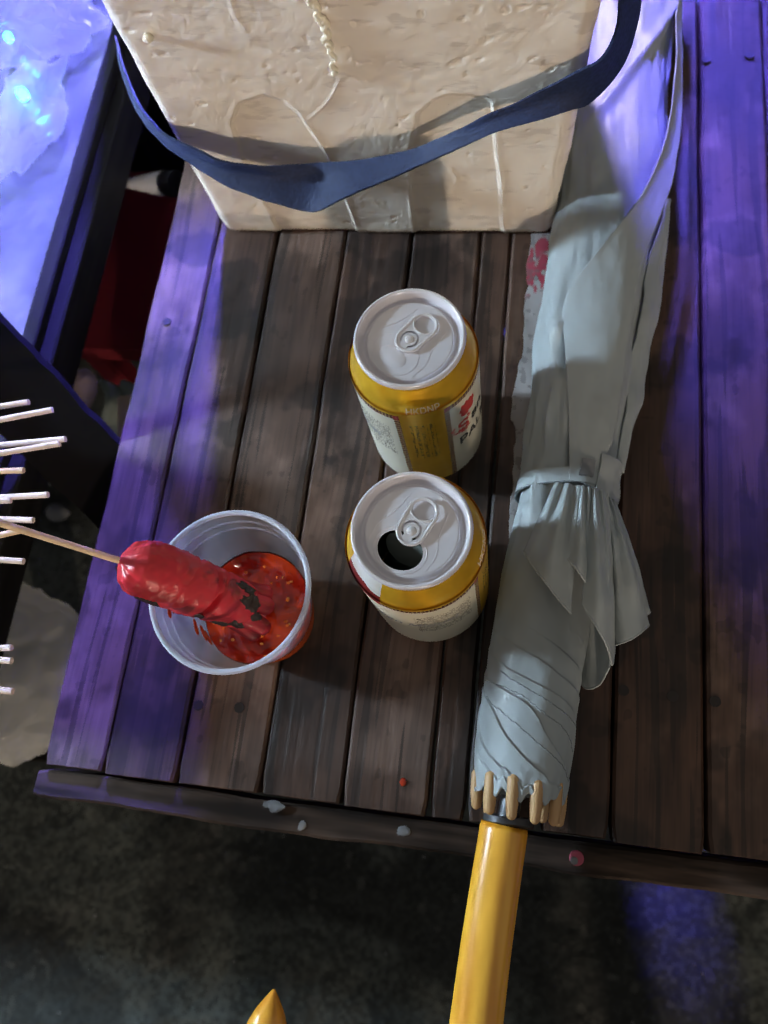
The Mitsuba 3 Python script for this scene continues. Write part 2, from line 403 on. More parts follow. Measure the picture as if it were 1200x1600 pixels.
def rounded_loop(x0, x1, y0, y1, r):
    a = lambda cx, cy, s: [(cx + r * math.cos(t), cy + r * math.sin(t)) for t in np.radians(np.linspace(s, s + 90, 14))]
    xs = np.linspace(x0 + r, x1 - r, 250)[1:-1]
    front = [(x, y0) for x in xs]
    lp = a(x0 + r, y0 + r, 180) + front + a(x1 - r, y0 + r, 270) + a(x1 - r, y1 - r, 0) + a(x0 + r, y1 - r, 90)
    return np.array(lp), 14 + len(xs)


zs = np.concatenate([np.array([0, .0004, .0012, .0025, .004, .006]), np.linspace(.007, .218, 215), np.linspace(.222, .272, 14)])
loops = []
for z in zs:
    inset = .006 - math.sqrt(max(0, .006**2 - max(0, .006 - z) ** 2)) if z < .006 else 0
    x0, x1, y0 = BX0 - .014 * z, BX1 + .066 * z, .3445 - .030 * z
    lp, nf = rounded_loop(x0 + inset, x1 - inset, y0 + inset, y0 + BD + .06 * z - inset, .0085)
    loops.append(np.column_stack([lp, np.full(len(lp), z)]))
P = np.array(loops)
fd = face_disp(P[:, :nf + 14, 0], P[:, :nf + 14, 2])
wgt = np.ones(nf + 14); wgt[:14] = np.linspace(.2, 1, 14); wgt[-14:] = np.linspace(1, .2, 14)
P[:, :nf + 14, 1] -= fd * wgt
edge = (meshkit.fbm(P * 60, 3, 8) - .5) * .0022
P[:, :, 0] += edge * np.sign(P[:, :, 0] + .10) * (np.abs(P[:, :, 0] + .10) > .105)
bm = grid(P, wrap=True)
n = P.shape[1]; j = np.arange(n)
v = np.vstack([bm.vertices, P[0].mean(0), P[-1].mean(0)])
bm = trimesh.Trimesh(v, np.vstack([bm.faces, np.stack([np.full(n, len(v) - 2), (j + 1) % n, j], 1), np.stack([np.full(n, len(v) - 1), (len(zs) - 1) * n + j, (len(zs) - 1) * n + (j + 1) % n], 1)]), process=False)
bm.fix_normals()
part(box, 'body', bm, FOAM, 40)
part(box, 'lid', cbox((BX0 - .008, .3355, .2725), (BX1 + .024, .3355 + BD + .022, .300), .006), FOAM)
g = []
for k, t in enumerate(np.linspace(0, 1, 70)):
    c = spline([(-.1135, .186), (-.1115, .1790), (-.1088, .1700), (-.1076, .1640), (-.1098, .1575), (-.1078, .1500), (-.1088, .1420), (-.1090, .1375)], 60)[int(t * 59)]
    s = (.0023 - .0012 * t) * (.8 + .35 * math.sin(k * .55) * math.sin(k * .23 + 1))
    g.append(blob((c[0] + .0013 * math.sin(k * .62), .3435 - .030 * c[1] - .0005, c[1]), (s * 1.1, s * .9, s * 1.5), 2, .35, 300, k))
part(box, 'glue_bead', cat(*g), GLUE, True, 'wavy bead of dried yellowish glue')
part(box, 'glue_bead', blob((-.2035, .3380, .1640), (.0036, .0028, .0026), 3, .55, 260, 77), GLUE, True)
for line, h, w in creases[:3]:
    s = spline(line, 24)
    xx, zz = s[:, 0], s[:, 1]
    part(box, 'crease', tube(np.column_stack([xx, .3445 - .030 * zz - face_disp(xx, zz) + .0002, zz]), np.interp(np.linspace(0, 1, 24), [0, .3, .7, 1], [.0002, .0005, .0004, .0001]), 8), FILM, True)

# ------------------------------------------------------------------ blue strap
SU = [(-.2611, .4, .1149), (-.2525, .38, .1143), (-.2431, .362, .1123), (-.2320, .345, .1111), (-.2170, .331, .1071), (-.1987, .322, .1061), (-.1818, .317, .1013), (-.1623, .318, .0955), (-.1485, .322, .0915), (-.1311, .328, .0862), (-.1094, .328, .0876), (-.0876, .327, .0924), (-.0682, .326, .0991), (-.0493, .325, .1101), (-.0282, .324, .1238), (-.0151, .325, .1291), (.0006, .327, .1367), (.0154, .329, .1443), (.0270, .333, .1483), (.0330, .345, .1523), (.0338, .36, .1569), (.0336, .375, .1647), (.034, .42, .19), (.034, .45, .20)]
SL = [(-.2683, .4, .0946), (-.2589, .38, .0924), (-.2447, .358, .0916), (-.2290, .341, .0915), (-.2120, .328, .0912), (-.1933, .318, .0878), (-.1783, .312, .083), (-.1556, .307, .077), (-.1364, .305, .0722), (-.1262, .304, .0746), (-.1083, .307, .0826), (-.0867, .312, .089), (-.0638, .316, .0976), (-.0419, .317, .109), (-.0213, .319, .1178), (-.0016, .321, .1227), (.0142, .325, .1251), (.0250, .331, .1244), (.0391, .350, .1277), (.0451, .37, .1342), (.0458, .38, .1403), (.0448, .39, .1528), (.046, .43, .178), (.046, .46, .19)]
nS = 150
U_, L_ = spline(SU, nS), spline(SL, nS)
tpar = np.linspace(0, 23, nS)
sag = np.interp(tpar, [0, 4, 6.5, 9, 9.8, 11, 14, 17, 23], [0, .001, .004, .006, .0005, -.002, .0015, .001, 0])
vv = np.linspace(0, 1, 13)
SP = U_[:, None] * (1 - vv)[None, :, None] + L_[:, None] * vv[None, :, None]
SP[:, :, 1] += sag[:, None] * np.sin(np.pi * vv)[None] ** 1.5
SP += (meshkit.fbm(SP * 120, 2, 4)[..., None] - .5) * .0008
put(thing('webbing_strap', 'navy blue webbing strap slung loosely round the cream foam box', 'strap'), sheet(SP, .0014), STRAP, 50)


# ------------------------------------------------------------------ umbrella
umb = thing('umbrella', 'closed grey umbrella with an amber crook handle lying on the table', 'umbrella')
uy = [-.03, -.006, .033, .1, .162, .26, .355, .517, .62]
uw = [.022, .0235, .0255, .0255, .0250, .030, .0325, .028, .018]
uh = [.021, .0225, .0245, .0245, .0230, .0215, .0190, .0145, .012]
uc = [.0105, .0133, .0147, .0205, .0285, .0365, .048, .058, .066]
from scipy.interpolate import PchipInterpolator
fw, fh, fc = PchipInterpolator(uy, uw), PchipInterpolator(uy, uh), PchipInterpolator(uy, uc)


def usurf(y, deg, lift=0.0):
    y, th = np.asarray(y, float), np.radians(np.asarray(deg, float))
    w, h, c = fw(y), fh(y), fc(y)
    z = h + .001 + (h + lift) * np.sin(th)
    return np.stack([c + (w + lift) * np.cos(th), y + 0 * th, np.maximum(z, .0012)], -1)


th = np.linspace(0, 360, 300, endpoint=False)
yy = np.concatenate([np.linspace(-.0120, .07, 130), np.linspace(.071, .60, 240)])
TH, YY = np.meshgrid(th, yy)
low = smooth01((.085 - YY) / .05)
ph = TH / 360 - 11.5 * YY + .35 * (meshkit.fbm(np.stack([YY * 30, TH * 0 + 1, TH * 0], -1), 2, 3) - .5)
steps = [0.03, .17, .30, .37, .55, .70, .86]
saw = np.zeros_like(ph)
fr_ = ph % 1.0
for a, b in zip(steps, steps[1:] + [1.03]):
    f2 = np.where(fr_ < .03, fr_ + 1, fr_)
    inside = (f2 >= a) & (f2 < b)
    saw = np.where(inside, (f2 - a) / (b - a), saw)
pleat = low * (.6 - saw) * .0010
# upper part: loose folds running along the other way, tightening towards the tie
up = smooth01((YY - .10) / .06)
q = np.stack([np.cos(np.radians(TH)) * 1.5 + YY * 6, np.sin(np.radians(TH)) * 1.5, YY * 7], -1)
fold = up * (meshkit.fbm(q * 1.3, 3, 12) - .5) * .010
gather = np.exp(-((YY - .165) / .035) ** 2) * np.sin(np.radians(TH) * 9 + YY * 60 + 2 * np.sin(np.radians(TH) * 2)) * .0015
ridge = up * .004 * np.exp(-(((TH - (118 - (YY - .415) * 900)) / 9) ** 2)) * smooth01((YY - .40) / .02)
soft = (meshkit.fbm(np.stack([YY * 28, np.cos(np.radians(TH)) * 1.2, np.sin(np.radians(TH)) * 1.2], -1), 3, 5) - .5) * .0035
dimple = -.006 * np.exp(-((YY - .232) / .012) ** 2 - ((TH - 105) / 14) ** 2) + .005 * np.exp(-((YY - .248) / .008) ** 2 - ((TH - 122) / 12) ** 2) + .006 * np.exp(-((YY - .190) / .018) ** 2 - ((TH - 122) / 7) ** 2) - .004 * np.exp(-((YY - .190) / .018) ** 2 - ((TH - 82) / 7) ** 2)
hemw = (YY < .0) * (np.sin(np.radians(TH) * 9) * .0012)
BP = usurf(YY, TH, pleat + fold + gather + ridge + soft + dimple)
BP[:, :, 1] += np.where(YY < .004, .0018 * np.sin(np.radians(TH) * 10 + 1) + .0010 * np.sin(np.radians(TH) * 23), 0) * smooth01((.004 - YY) / .012)
BP[0] = BP[0] * .96 + np.array([fc(-.0095), 0, fh(-.0095) + .001]) * .04 * np.array([1, 0, 1]) + np.array([0, BP[0][:, 1].mean() * 0, 0]) + BP[0] * [0, .04, 0]
m = grid(BP, wrap=True)
inner = grid(usurf(yy[:30][:, None] + 0 * th[None], th[None] + 0 * yy[:30][:, None], -.0035), wrap=True, flip=True)
endc = trimesh.creation.icosphere(subdivisions=3)
part(umb, 'canopy', m, CLOTH, True)
part(umb, 'lining', inner, PIPING, True)


def patch(left, right, lift_l, lift_r, bulge, n=90, mcols=26, th=.0009, seed=0, wr=.0012):
    l, r = spline(left, n), spline(right, n)
    v = np.linspace(0, 1, mcols)
    yt = l[:, None] * (1 - v)[None, :, None] + r[:, None] * v[None, :, None]
    base = np.interp(np.linspace(0, 1, n), np.linspace(0, 1, len(lift_l)), lift_l)[:, None] * (1 - v) ** 2 + np.interp(np.linspace(0, 1, n), np.linspace(0, 1, len(lift_r)), lift_r)[:, None] * v**2 + bulge * np.sin(np.pi * v)
    base = base + (meshkit.fbm(np.stack([yt[..., 0] * 26, yt[..., 1] / 30, 0 * base], -1), 3, seed) - .5) * wr * 2.2
    return sheet(usurf(yt[..., 0], yt[..., 1], base), th)


A_l = [(.565, 20), (.5058, 34.5), (.4508, 38), (.4007, 44), (.3427, 64), (.299, 92), (.2717, 113), (.2573, 119), (.235, 112), (.2050, 104), (.1500, 88)]
A_r = [(.565, 8), (.5066, 10), (.4555, 10), (.4015, 18), (.3600, 30), (.3058, 47), (.2573, 50), (.2102, 47), (.1797, 46.5), (.170, 50), (.150, 56)]
part(umb, 'cloth_panel', patch(A_l, A_r, [.006, .0075, .009, .0085, .008, .0085, .006, .003, .003, .003, .003], [.006, .007, .008, .008, .008, .0065, .0065, .006, .005, .004, .003], .0025, seed=3), CLOTH, True)
B_l = [(.352, 17), (.3350, 19), (.30, 24), (.25, 22), (.2154, 21), (.1823, 20), (.165, 20)]
B_r = [(.353, 16), (.3350, 6), (.308, -4), (.285, -6), (.2335, -2), (.20, 4), (.165, 8)]
part(umb, 'cloth_panel', patch(B_l, B_r, [.0005] * 7, [.001, .005, .0095, .0100, .0085, .006, .003], .0030, seed=8, wr=.004), CLOTH, True)
# the tie and its velcro
TY, TT = np.meshgrid(np.linspace(0, 1, 6), np.linspace(-25, 205, 90), indexing='ij')
cen = np.interp(TT, [-25, 20, 55, 75, 105, 165, 205], [.140, .1455, .1515, .1545, .1535, .1530, .152])
wid = np.interp(TT, [-25, 55, 105, 205], [.0040, .0042, .0046, .0046])
part(umb, 'tie', sheet(usurf(cen + (TY - .5) * 2 * wid, TT, np.interp(TT, [-25, 20, 150, 205], [.0006, .0028, .0022, .0002]) + .0004 * np.sin(TT / 9)), .0011), CLOTH, 50)
TT1 = np.linspace(-25, 205, 80)
c1 = np.interp(TT1, [-25, 20, 55, 75, 105, 165, 205], [.140, .1455, .1515, .1545, .1535, .1530, .152])
w1 = np.interp(TT1, [-25, 55, 105, 205], [.0040, .0042, .0046, .0046])
part(umb, 'tie_seam', tube(usurf(c1 - w1, TT1, np.interp(TT1, [-25, 20, 150, 205], [.0006, .0028, .0022, .0002]) + .0005), .00045, 6), PIPING, True)
VY, VT = np.meshgrid(np.linspace(.1535, .1635, 8), np.linspace(64, 79, 10), indexing='ij')
part(umb, 'velcro_patch', sheet(usurf(VY, VT, .0044), .0012), VELCRO, 50, 'dark square velcro patch on the tie')
WY, WT = np.meshgrid(np.linspace(.1450, .1680, 14), np.linspace(6, 58, 20), indexing='ij')
part(umb, 'tie_end', sheet(usurf(WY, WT, 0.0046 + .0006 * np.sin(WY * 300 + WT * .05)), .0011), CLOTH, 50)
# the ruffle of loose cloth below the tie
FLAPS = [([(0.0205, 0.1418, 0.0530), (0.0336, 0.1398, 0.0550)],
          [(0.0066, 0.1078, 0.0520), (0.0134, 0.0969, 0.0580), (0.0213, 0.0871, 0.0620), (0.0311, 0.0757, 0.0620)], 0.003, 0.004),
         ([(0.0317, 0.1397, 0.0550), (0.0389, 0.1391, 0.0550)],
          [(0.0274, 0.1044, 0.0620), (0.0325, 0.0971, 0.0640), (0.0375, 0.0922, 0.0600), (0.0407, 0.0993, 0.0480)], 0.003, 0.002),
         ([(0.0382, 0.1394, 0.0550), (0.0486, 0.1390, 0.0500)],
          [(0.0361, 0.0813, 0.0620), (0.0434, 0.0691, 0.0630), (0.0501, 0.0590, 0.0560), (0.0528, 0.0547, 0.0480), (0.0574, 0.0720, 0.0320)], 0.006, 0.004),
         ([(0.0470, 0.1399, 0.0470), (0.0529, 0.1394, 0.0380)],
          [(0.0550, 0.0665, 0.0340), (0.0578, 0.0667, 0.0430), (0.0622, 0.0688, 0.0450), (0.0677, 0.0735, 0.0430), (0.0720, 0.0787, 0.0360), (0.0689, 0.0813, 0.0370), (0.0746, 0.0872, 0.0280)], 0.003, 0.005),
         ([(0.0365, 0.1213, 0.0300), (0.0522, 0.1237, 0.0260)],
          [(0.0403, 0.0517, 0.0120), (0.0444, 0.0455, 0.0170), (0.0506, 0.0477, 0.0250), (0.0538, 0.0556, 0.0360)], 0.0, 0.0)]
for k, (tp, hm, bulge, arch) in enumerate(FLAPS):
    n_, m_ = 70, 40
    uu, v = np.linspace(0, 1, n_), np.linspace(0, 1, m_)
    tc, hc = spline(tp, n_) + np.array([.0005, .0065, -.0022]) * (k < 4), spline(hm, n_)
    RP = tc[:, None] * (1 - v)[None, :, None] + hc[:, None] * v[None, :, None]
    RP[:, :, 2] += arch * np.sin(np.pi * v)[None] + bulge * np.sin(np.pi * uu)[:, None] * np.sin(np.pi * np.clip(v * .5 + .1, 0, 1))[None]
    RP[:, :, 2] += .0016 * np.sin(uu * 15 + k * 2)[:, None] * np.sin(np.pi * (v * .6 + .2))[None] * (1.3 - v)[None]
    RP += ((meshkit.fbm(RP * 60, 3, 15 + k) - .5) * .0030)[..., None] * np.array([.5, .3, 1])
    rk = part(umb, 'loose_fold', sheet(RP, .0007), CLOTH, True)
    part(rk, 'hem', tube(RP[:, -1], .00055, 6), CLOTH, True)
# faint stitched seams that spiral down the lower part
for pts in ([(.0443, 176), (.0373, 109.5), (.0288, 76.4), (.0215, 45), (.012, 18)], [(.047, 130), (.038, 91), (.030, 50), (.0217, 7)], [(.0346, 153.6), (.0235, 110), (.0128, 73.7), (.004, 40), (-.0019, 18)]):
    s = spline(pts, 40)
    lift = np.interp(s[:, 0], yy, np.arange(len(yy)))
    ii = np.clip(np.round(lift).astype(int), 0, len(yy) - 1); jj = np.round(s[:, 1] / 1.2).astype(int) % 300
    part(umb, 'seam', tube(BP[ii, jj], .00022, 6), PIPING, True)
# wooden rib ends, shaft, handle
ring = np.array([fc(-.018), -.018, .0225])
for k, a in enumerate([168, 131, 99, 68, 34, -6, -50, 226, 268]):
    r = .0215
    off = np.array([r * math.cos(math.radians(a)), 0, r * math.sin(math.radians(a))])
    y0 = [-.0185, -.0195, -.0204, -.0210, -.0212][k] if k < 5 else -.022
    p0, p1 = ring + off * .98, ring + off * 1.02
    p0[1], p1[1] = y0, -.0045
    part(umb, 'rib_end', tube([p0, (p0 * 2 + p1) / 3, (p0 + p1 * 2) / 3, p1], [.0026, .0031, .0031, .0029], 14, round_caps=True), RIBWOOD, True)
part(umb, 'shaft', tube([(.0130, .02, .0225), (.0062, -.035, .0225)], .0055, 20), DARKMETAL, True)
part(umb, 'collar', lathe([(0, 0), (.0125, 0), (.0125, .003), (.010, .0045), (0, .0045)], 40).apply_transform(trimesh.transformations.translation_matrix([.0078, -.0225, .0225]) @ trimesh.transformations.rotation_matrix(math.radians(90), [1, 0, 0])), DARKMETAL, 30)
hp = [(.0062, -.0268, .0232), (.0040, -.050, .0240), (.0010, -.085, .0252), (-.0012, -.118, .0265), (-.0040, -.150, .0275), (-.013, -.182, .029), (-.032, -.204, .0295), (-.053, -.210, .0295), (-.076, -.201, .0295), (-.093, -.179, .0295), (-.0995, -.152, .0295), (-.0995, -.134, .0295), (-.0990, -.124, .0298), (-.0985, -.1140, .030)]
hs = spline(hp, 110)
tt = np.linspace(0, 13, 110)
hr = np.interp(tt, [0, .12, 1, 3, 9, 11, 12, 12.6, 13], [.0117, .0121, .0121, .0124, .0122, .0112, .0074, .0035, .0006])
part(umb, 'handle', tube(hs, hr, 36), AMBER, True)


# ------------------------------------------------------------------ cans
def can_print(p, n, uv):
    al = (uv.x - .5) * 360.0
    v = uv.y
    aa = dr.abs(al)
    a2 = dr.minimum(aa, 180 - aa)
    gold = mix((.66, .37, .018), (.77, .47, .04), fbm(uv.x * 30, uv.y * 20, 1.0))
    c = gold
    panel = dr.select((a2 > 24) & (v < .80) & (v > .055), mi.Float(1), mi.Float(0))
    c = mix(c, (.57, .54, .44), panel)
    rule = dr.select(((a2 > 20) & (a2 <= 25) & (v < .82)) | ((a2 > 20) & (v >= .797) & (v < .828)), mi.Float(1), mi.Float(0))
    bead = .5 + .5 * dr.sin(al * 1.9) * 1.0
    beadv = .5 + .5 * dr.sin(v * 290)
    b = dr.select(v >= .80, bead, beadv)
    c = mix(c, mix((.075, .022, .020), (.48, .38, .16), smoothstep(.6, .85, b) * .75), rule)
    corner = dr.select((a2 > 20) & (a2 <= 26) & (v > .792) & (v < .83), mi.Float(1), mi.Float(0))
    c = mix(c, (.26, .02, .03), corner * .8)
    # columns of small print on the gold panel, lines of small print on the panel to its left
    colr = cell_rand(al / 1.1, v * 95) > .45
    incol = (dr.abs(dr.abs(al + 1) - 7.5) < 3.8) | (dr.abs(al + 1) < 1.6)
    txt = dr.select(colr & incol & (a2 < 14) & (v > .40) & (v < .745) & (cell_rand(al / 1.1, 3.0) > .3), mi.Float(1), mi.Float(0))
    c = mix(c, (.06, .035, .012), txt * .75)
    ln = cell_rand(al / 1.3, v * 62) > .35
    row = (v * 62 - dr.floor(v * 62)) < .55
    para = dr.select(ln & row & (al < -32) & (al > -84) & (v > .40) & (v < .70), mi.Float(1), mi.Float(0))
    c = mix(c, (.09, .07, .045), para * .8)
    crest = dr.select((al < -109) & (al > -152) & (v > .78) & (v < .955), mi.Float(1), mi.Float(0))
    red = dr.select((v < .868) | ((v - .868) * 300 < (al + 118) * -.6), mi.Float(1), mi.Float(0))
    c = mix(c, mix((.80, .79, .77), (.26, .03, .03), smoothstep(.4, .6, red) * dr.select(v < .885, mi.Float(1), mi.Float(0))), crest)
    return c


def can_metal(p, n, uv):
    al = dr.abs((uv.x - .5) * 360.0)
    a2 = dr.minimum(al, 180 - al)
    return dr.select((a2 > 20) & (uv.y < .822) & (uv.y > .055), mi.Float(.0), mi.Float(.55))


mat('can_print', {'type': 'principled', 'base_color': mikit.proc(can_print), 'metallic': mikit.proc(can_metal), 'roughness': 0.26, 'specular': 0.5})
INKBLACK, INKRED, INKGREY, INKWHITE = plain('ink_black', (.02, .018, .016), .4), plain('ink_red', (.42, .035, .03), .4), plain('ink_grey', (.30, .30, .30), .5), plain('ink_white', (.80, .66, .42), .4)
PROF = [(.0225, .0018), (.0236, .0004), (.0246, .0), (.0254, .0006), (.0262, .0025), (.0295, .0075), (.0318, .0115), (.0328, .0160), (.0331, .0200), (.0331, .0970), (.0328, .1005), (.0320, .1040), (.0305, .1080), (.0290, .1110), (.0275, .1140), (.0264, .1160), (.0261, .1175)]
prz, prr = np.array([z for r, z in PROF[4:]]), np.array([r for r, z in PROF[4:]])


def wrap(mesh, at, turn, deg, z, lift=.00018):
    """Lays flat artwork (x along the can's girth, y up) round the can's wall."""
    m = mesh.subdivide_to_size(.0012) if hasattr(mesh, 'subdivide_to_size') else mesh
    v = np.array(m.vertices)
    zz = z + v[:, 1]
    r = np.interp(zz, prz, prr) + lift + v[:, 2]
    a = np.radians(turn + deg) + v[:, 0] / .0331
    return trimesh.Trimesh(np.stack([at[0] + r * np.cos(a), at[1] + r * np.sin(a), at[2] + zz], 1), m.faces, process=False)


def can(at, turn, tabdir, opened, label):
    k = thing('beer_can', label, 'can', 'gold and white beer cans on the table')
    at = np.array([*at, 0.001])
    n = 160
    prof = spline(np.array(PROF), 90)
    ang = np.linspace(0, 2 * np.pi, n + 1)
    P = np.stack([prof[:, None, 0] * np.cos(ang + math.radians(turn) + np.pi), prof[:, None, 0] * np.sin(ang + math.radians(turn) + np.pi), prof[:, None, 1] + 0 * ang], -1) + at
    m = grid(P)
    uv = np.stack([np.broadcast_to(ang / (2 * np.pi), P.shape[:2]), np.broadcast_to(prof[:, None, 1] / .122, P.shape[:2])], -1).reshape(-1, 2)
    part(k, 'body', m, 'can_print', True, uv=uv)
    if opened:
        part(k, 'inside', lathe([(.0250, .113), (.0315, .104), (.0322, .095), (.0322, .012), (.025, .004), (0.0001, .006)], 64, at), INSIDE, True)
    lid = lathe(spline(np.array([(.0261, .1172), (.0268, .1180), (.02735, .1192), (.02740, .1206), (.0269, .1216), (.0260, .1218), (.0253, .1211), (.0249, .1195), (.0243, .1172), (.0238, .1156), (.0231, .1149), (.0223, .1152), (.0218, .1163), (.02135, .1174), (.0206, .1178), (.0198, .1178)]), 60), 128, at)
    lk = part(k, 'rim', lid, LID, True)
    R = lambda m: rotz(m, tabdir).apply_translation(at)      # tab's finger end points along +x, the opening lies on -x
    th = np.linspace(0, 2 * np.pi, 72, endpoint=False)
    hole = sg.Polygon(np.stack([-9.6 + 8.6 * np.cos(th) - .7 * np.cos(2 * th), (10.6 + 1.2 * np.cos(th + np.pi)) * np.sin(th)], 1) / 1000)
    disc = sg.Point(0, 0).buffer(.0206, 48)
    panel = extrude(disc.difference(hole) if opened else disc, .0004).apply_translation([0, 0, .1174])
    pl = part(k, 'end_panel', R(panel), LID, 30)
    ol = np.array(hole.buffer(.0018).exterior.coords)[:-1]
    bead = np.column_stack([ol, np.full(len(ol), .11775)])
    keep = bead[:, 0] < -.001
    ordr = np.argsort(np.arctan2(bead[keep][:, 1], -(bead[keep][:, 0] + .0096)))
    part(k, 'score_bead', R(tube(bead[keep][ordr], .00034, 8)), LID, True)
    side = lambda s: np.column_stack([spline([(-.013, s * .0150), (-.004, s * .0152), (.003, s * .0120), (.009, s * .0108), (.0155, s * .0098)], 30), np.full(30, .1177)])
    part(k, 'tab_bead', R(cat(tube(side(1), .00036, 8, round_caps=True), tube(side(-1), .00036, 8, round_caps=True))), LID, True)
    if not opened:
        d = trimesh.creation.icosphere(subdivisions=3); d.apply_scale([.0052, .0078, .0006]); d.apply_translation([-.0115, 0, .1177])
        part(k, 'dimple', R(d), LID, True)
    if opened:
        fl = extrude(hole.buffer(-.0004), .0003).apply_translation([.0010, 0, 0])
        fl.apply_transform(trimesh.transformations.rotation_matrix(math.radians(-52), [0, 1, 0], [0, 0, 0]))
        part(k, 'pushed_in_flap', R(fl.apply_translation([-.0015, 0, .1168])), INSIDE, 30)
    # the ring pull
    st = sg.LineString([(-.0005, 0), (.0095, 0)]).buffer(.0074, 24)
    st = sg.Polygon([(x if x > 0 else x * .92, y * (1 - .06 * (x < 0))) for x, y in st.exterior.coords])
    fing = sg.Point(0, 0).buffer(1, 32)
    fing = shapely.affinity.translate(shapely.affinity.scale(fing, .0044, .0053), .0106, 0)
    slot = sg.Point(0, 0).buffer(.0046, 32).difference(sg.Point(0, 0).buffer(.0036, 32)).difference(sg.box(-.01, -.0022, 0, .0022))
    plate = extrude(st.buffer(-.0005).difference(fing).difference(slot), .0007)
    ro = np.array(st.buffer(-.0008).exterior.coords)[:-1]
    rf = np.array(fing.buffer(.0006).exterior.coords)[:-1]
    z0 = .0004
    m = cat(plate, tube(np.column_stack([ro, np.full(len(ro), z0)]), .0009, 10, closed=True), tube(np.column_stack([rf, np.full(len(rf), z0)]), .0007, 8, closed=True))
    m.apply_transform(trimesh.transformations.rotation_matrix(math.radians(-3.5 if opened else -1.0), [0, 1, 0]))
    tk = part(k, 'ring_pull', R(m.apply_translation([0, 0, .1186])), TABM, 40)
    rv = lathe([(0.0001, .0013), (.0016, .0012), (.0023, .0007), (.0030, .0), (.0034, -.0008)], 32)
    part(tk, 'rivet', R(rv.apply_translation([0, 0, .1186])), TABM, True)
    # artwork: shoulder lettering, crest and the words of the front label
    w = meshkit.text_mesh('HKDNP', .0038, .0001, bold=True)
    w.apply_translation([-w.bounds[1][0] / 2, 0, 0])
    part(k, 'deposit_mark', wrap(w, at, turn, 2, .1030), INKWHITE, False, 'small pale letters HKDNP on the gold shoulder')
    crest = sg.Polygon([(0, 0), (.002, -.002), (.005, -.0025), (.006, -.001), (.009, -.0015), (.0105, .001), (.010, .004), (.0115, .006), (.0105, .0095), (.009, .0085), (.008, .0110), (.0062, .0092), (.0045, .0115), (.003, .0095), (.001, .0105), (.0005, .007), (-.001, .005), (.0004, .003)])
    part(k, 'crest', wrap(extrude(crest, .0001), at, turn, 36, .0810), INKRED, False, 'jagged red crest')
    s = meshkit.text_mesh('S', .0105, .0001, bold=True)
    swirl = cat(*[extrude(sg.LineString(spline(c, 14)[:, :2]).buffer(.0006), .0001) for c in ([(-.002, .002, 0), (.001, .0005, 0), (.004, .0025, 0)], [(.008, .009, 0), (.0100, .0105, 0), (.0085, .0125, 0)], [(-.0015, .008, 0), (-.0030, .006, 0), (-.0018, .0045, 0)], [(.003, -.0012, 0), (.006, -.0022, 0), (.0095, -.0004, 0)])])
    part(k, 'lettering', wrap(cat(s, swirl), at, turn, 30, .0640), INKRED, False, 'ornate red initial')
    part(k, 'lettering', wrap(meshkit.text_mesh('an Miguel', .0085, .0001, bold=True), at, turn, 49, .0650), INKBLACK, False)
    part(k, 'lettering', wrap(meshkit.text_mesh('PALE PILSEN', .0080, .0001, bold=True), at, turn, 31, .0485), INKBLACK, False)
    it = meshkit.text_mesh('San Miguel', .0060, .0001)
    it.vertices[:, 0] += it.vertices[:, 1] * .25
    part(k, 'lettering', wrap(it, at, turn, -122, .0640), INKGREY, False)
    return k


can((-.0552, .1916), -77, 50, False, 'unopened gold and white beer can, the farther one next to the foam box')
can((-.0440, .0956), -5, 64, True, 'opened gold and white beer can with a dark drinking hole, nearer the front')

# ------------------------------------------------------------------ cup, sauce, sausage
CC = np.array([-.1385, .0695, .001])
cup = thing('plastic_cup', 'translucent plastic cup holding red chili sauce and a sausage', 'cup')
wall0 = spline(np.array([(.0001, .0022), (.0235, .0018), (.0258, .0008), (.0268, .0030), (.0290, .0150), (.0318, .0310), (.0345, .0450), (.0372, .0600), (.0396, .0730), (.0402, .0770)]), 60)
wall = wall0
part(cup, 'wall', lathe(wall[wall[:, 1] > .0262], 128, CC), 'cup_plastic', True)
lowp = wall[(wall[:, 1] < .0272) & (np.arange(60) > 12)]
part(cup, 'sauce_filled_base', lathe(np.vstack([[(.0001, .0020)], lowp]), 128, CC + np.array([0, 0, 0])), 'base_red', True, 'lower wall glowing orange red from the sauce inside')
rt = np.linspace(0, 2 * np.pi, 128, endpoint=False)
part(cup, 'rim', tube(np.stack([CC[0] + .0409 * np.cos(rt), CC[1] + .0409 * np.sin(rt), CC[2] + .0782 + 0 * rt], 1), .0015, 12, closed=True), 'cup_rim_plastic', True)
for z in (.062, .069):
    rr = np.interp(z, wall[:, 1][8:], wall[:, 0][8:]) + .0003
    part(cup, 'ring_rib', tube(np.stack([CC[0] + rr * np.cos(rt), CC[1] + rr * np.sin(rt), CC[2] + z + 0 * rt], 1), .0006, 8, closed=True), 'cup_plastic', True)
SZ = .0270
srr = np.linspace(0, 1, 46)
sth = np.linspace(0, 2 * np.pi, 110, endpoint=False)
SR = np.interp(SZ, wall[:, 1][8:], wall[:, 0][8:]) - .0006
X, Yq = srr[:, None] * np.cos(sth), srr[:, None] * np.sin(sth)
sw = (meshkit.fbm(np.stack([X * 3, Yq * 3, 0 * X], -1), 3, 2) - .5) * .004 + .0025 * srr[:, None] ** 8 + .004 * np.exp(-((X - .3) ** 2 + (Yq + .1) ** 2) / .08)
edge_up = .006 * np.clip(np.sin(sth - .3), 0, 1)[None] * srr[:, None] ** 10
Zs = SZ + sw + edge_up
Rz = np.interp(Zs, wall[:, 1][8:], wall[:, 0][8:]) - .0006
top = np.stack([CC[0] + X * Rz, CC[1] + Yq * Rz, CC[2] + Zs], -1)
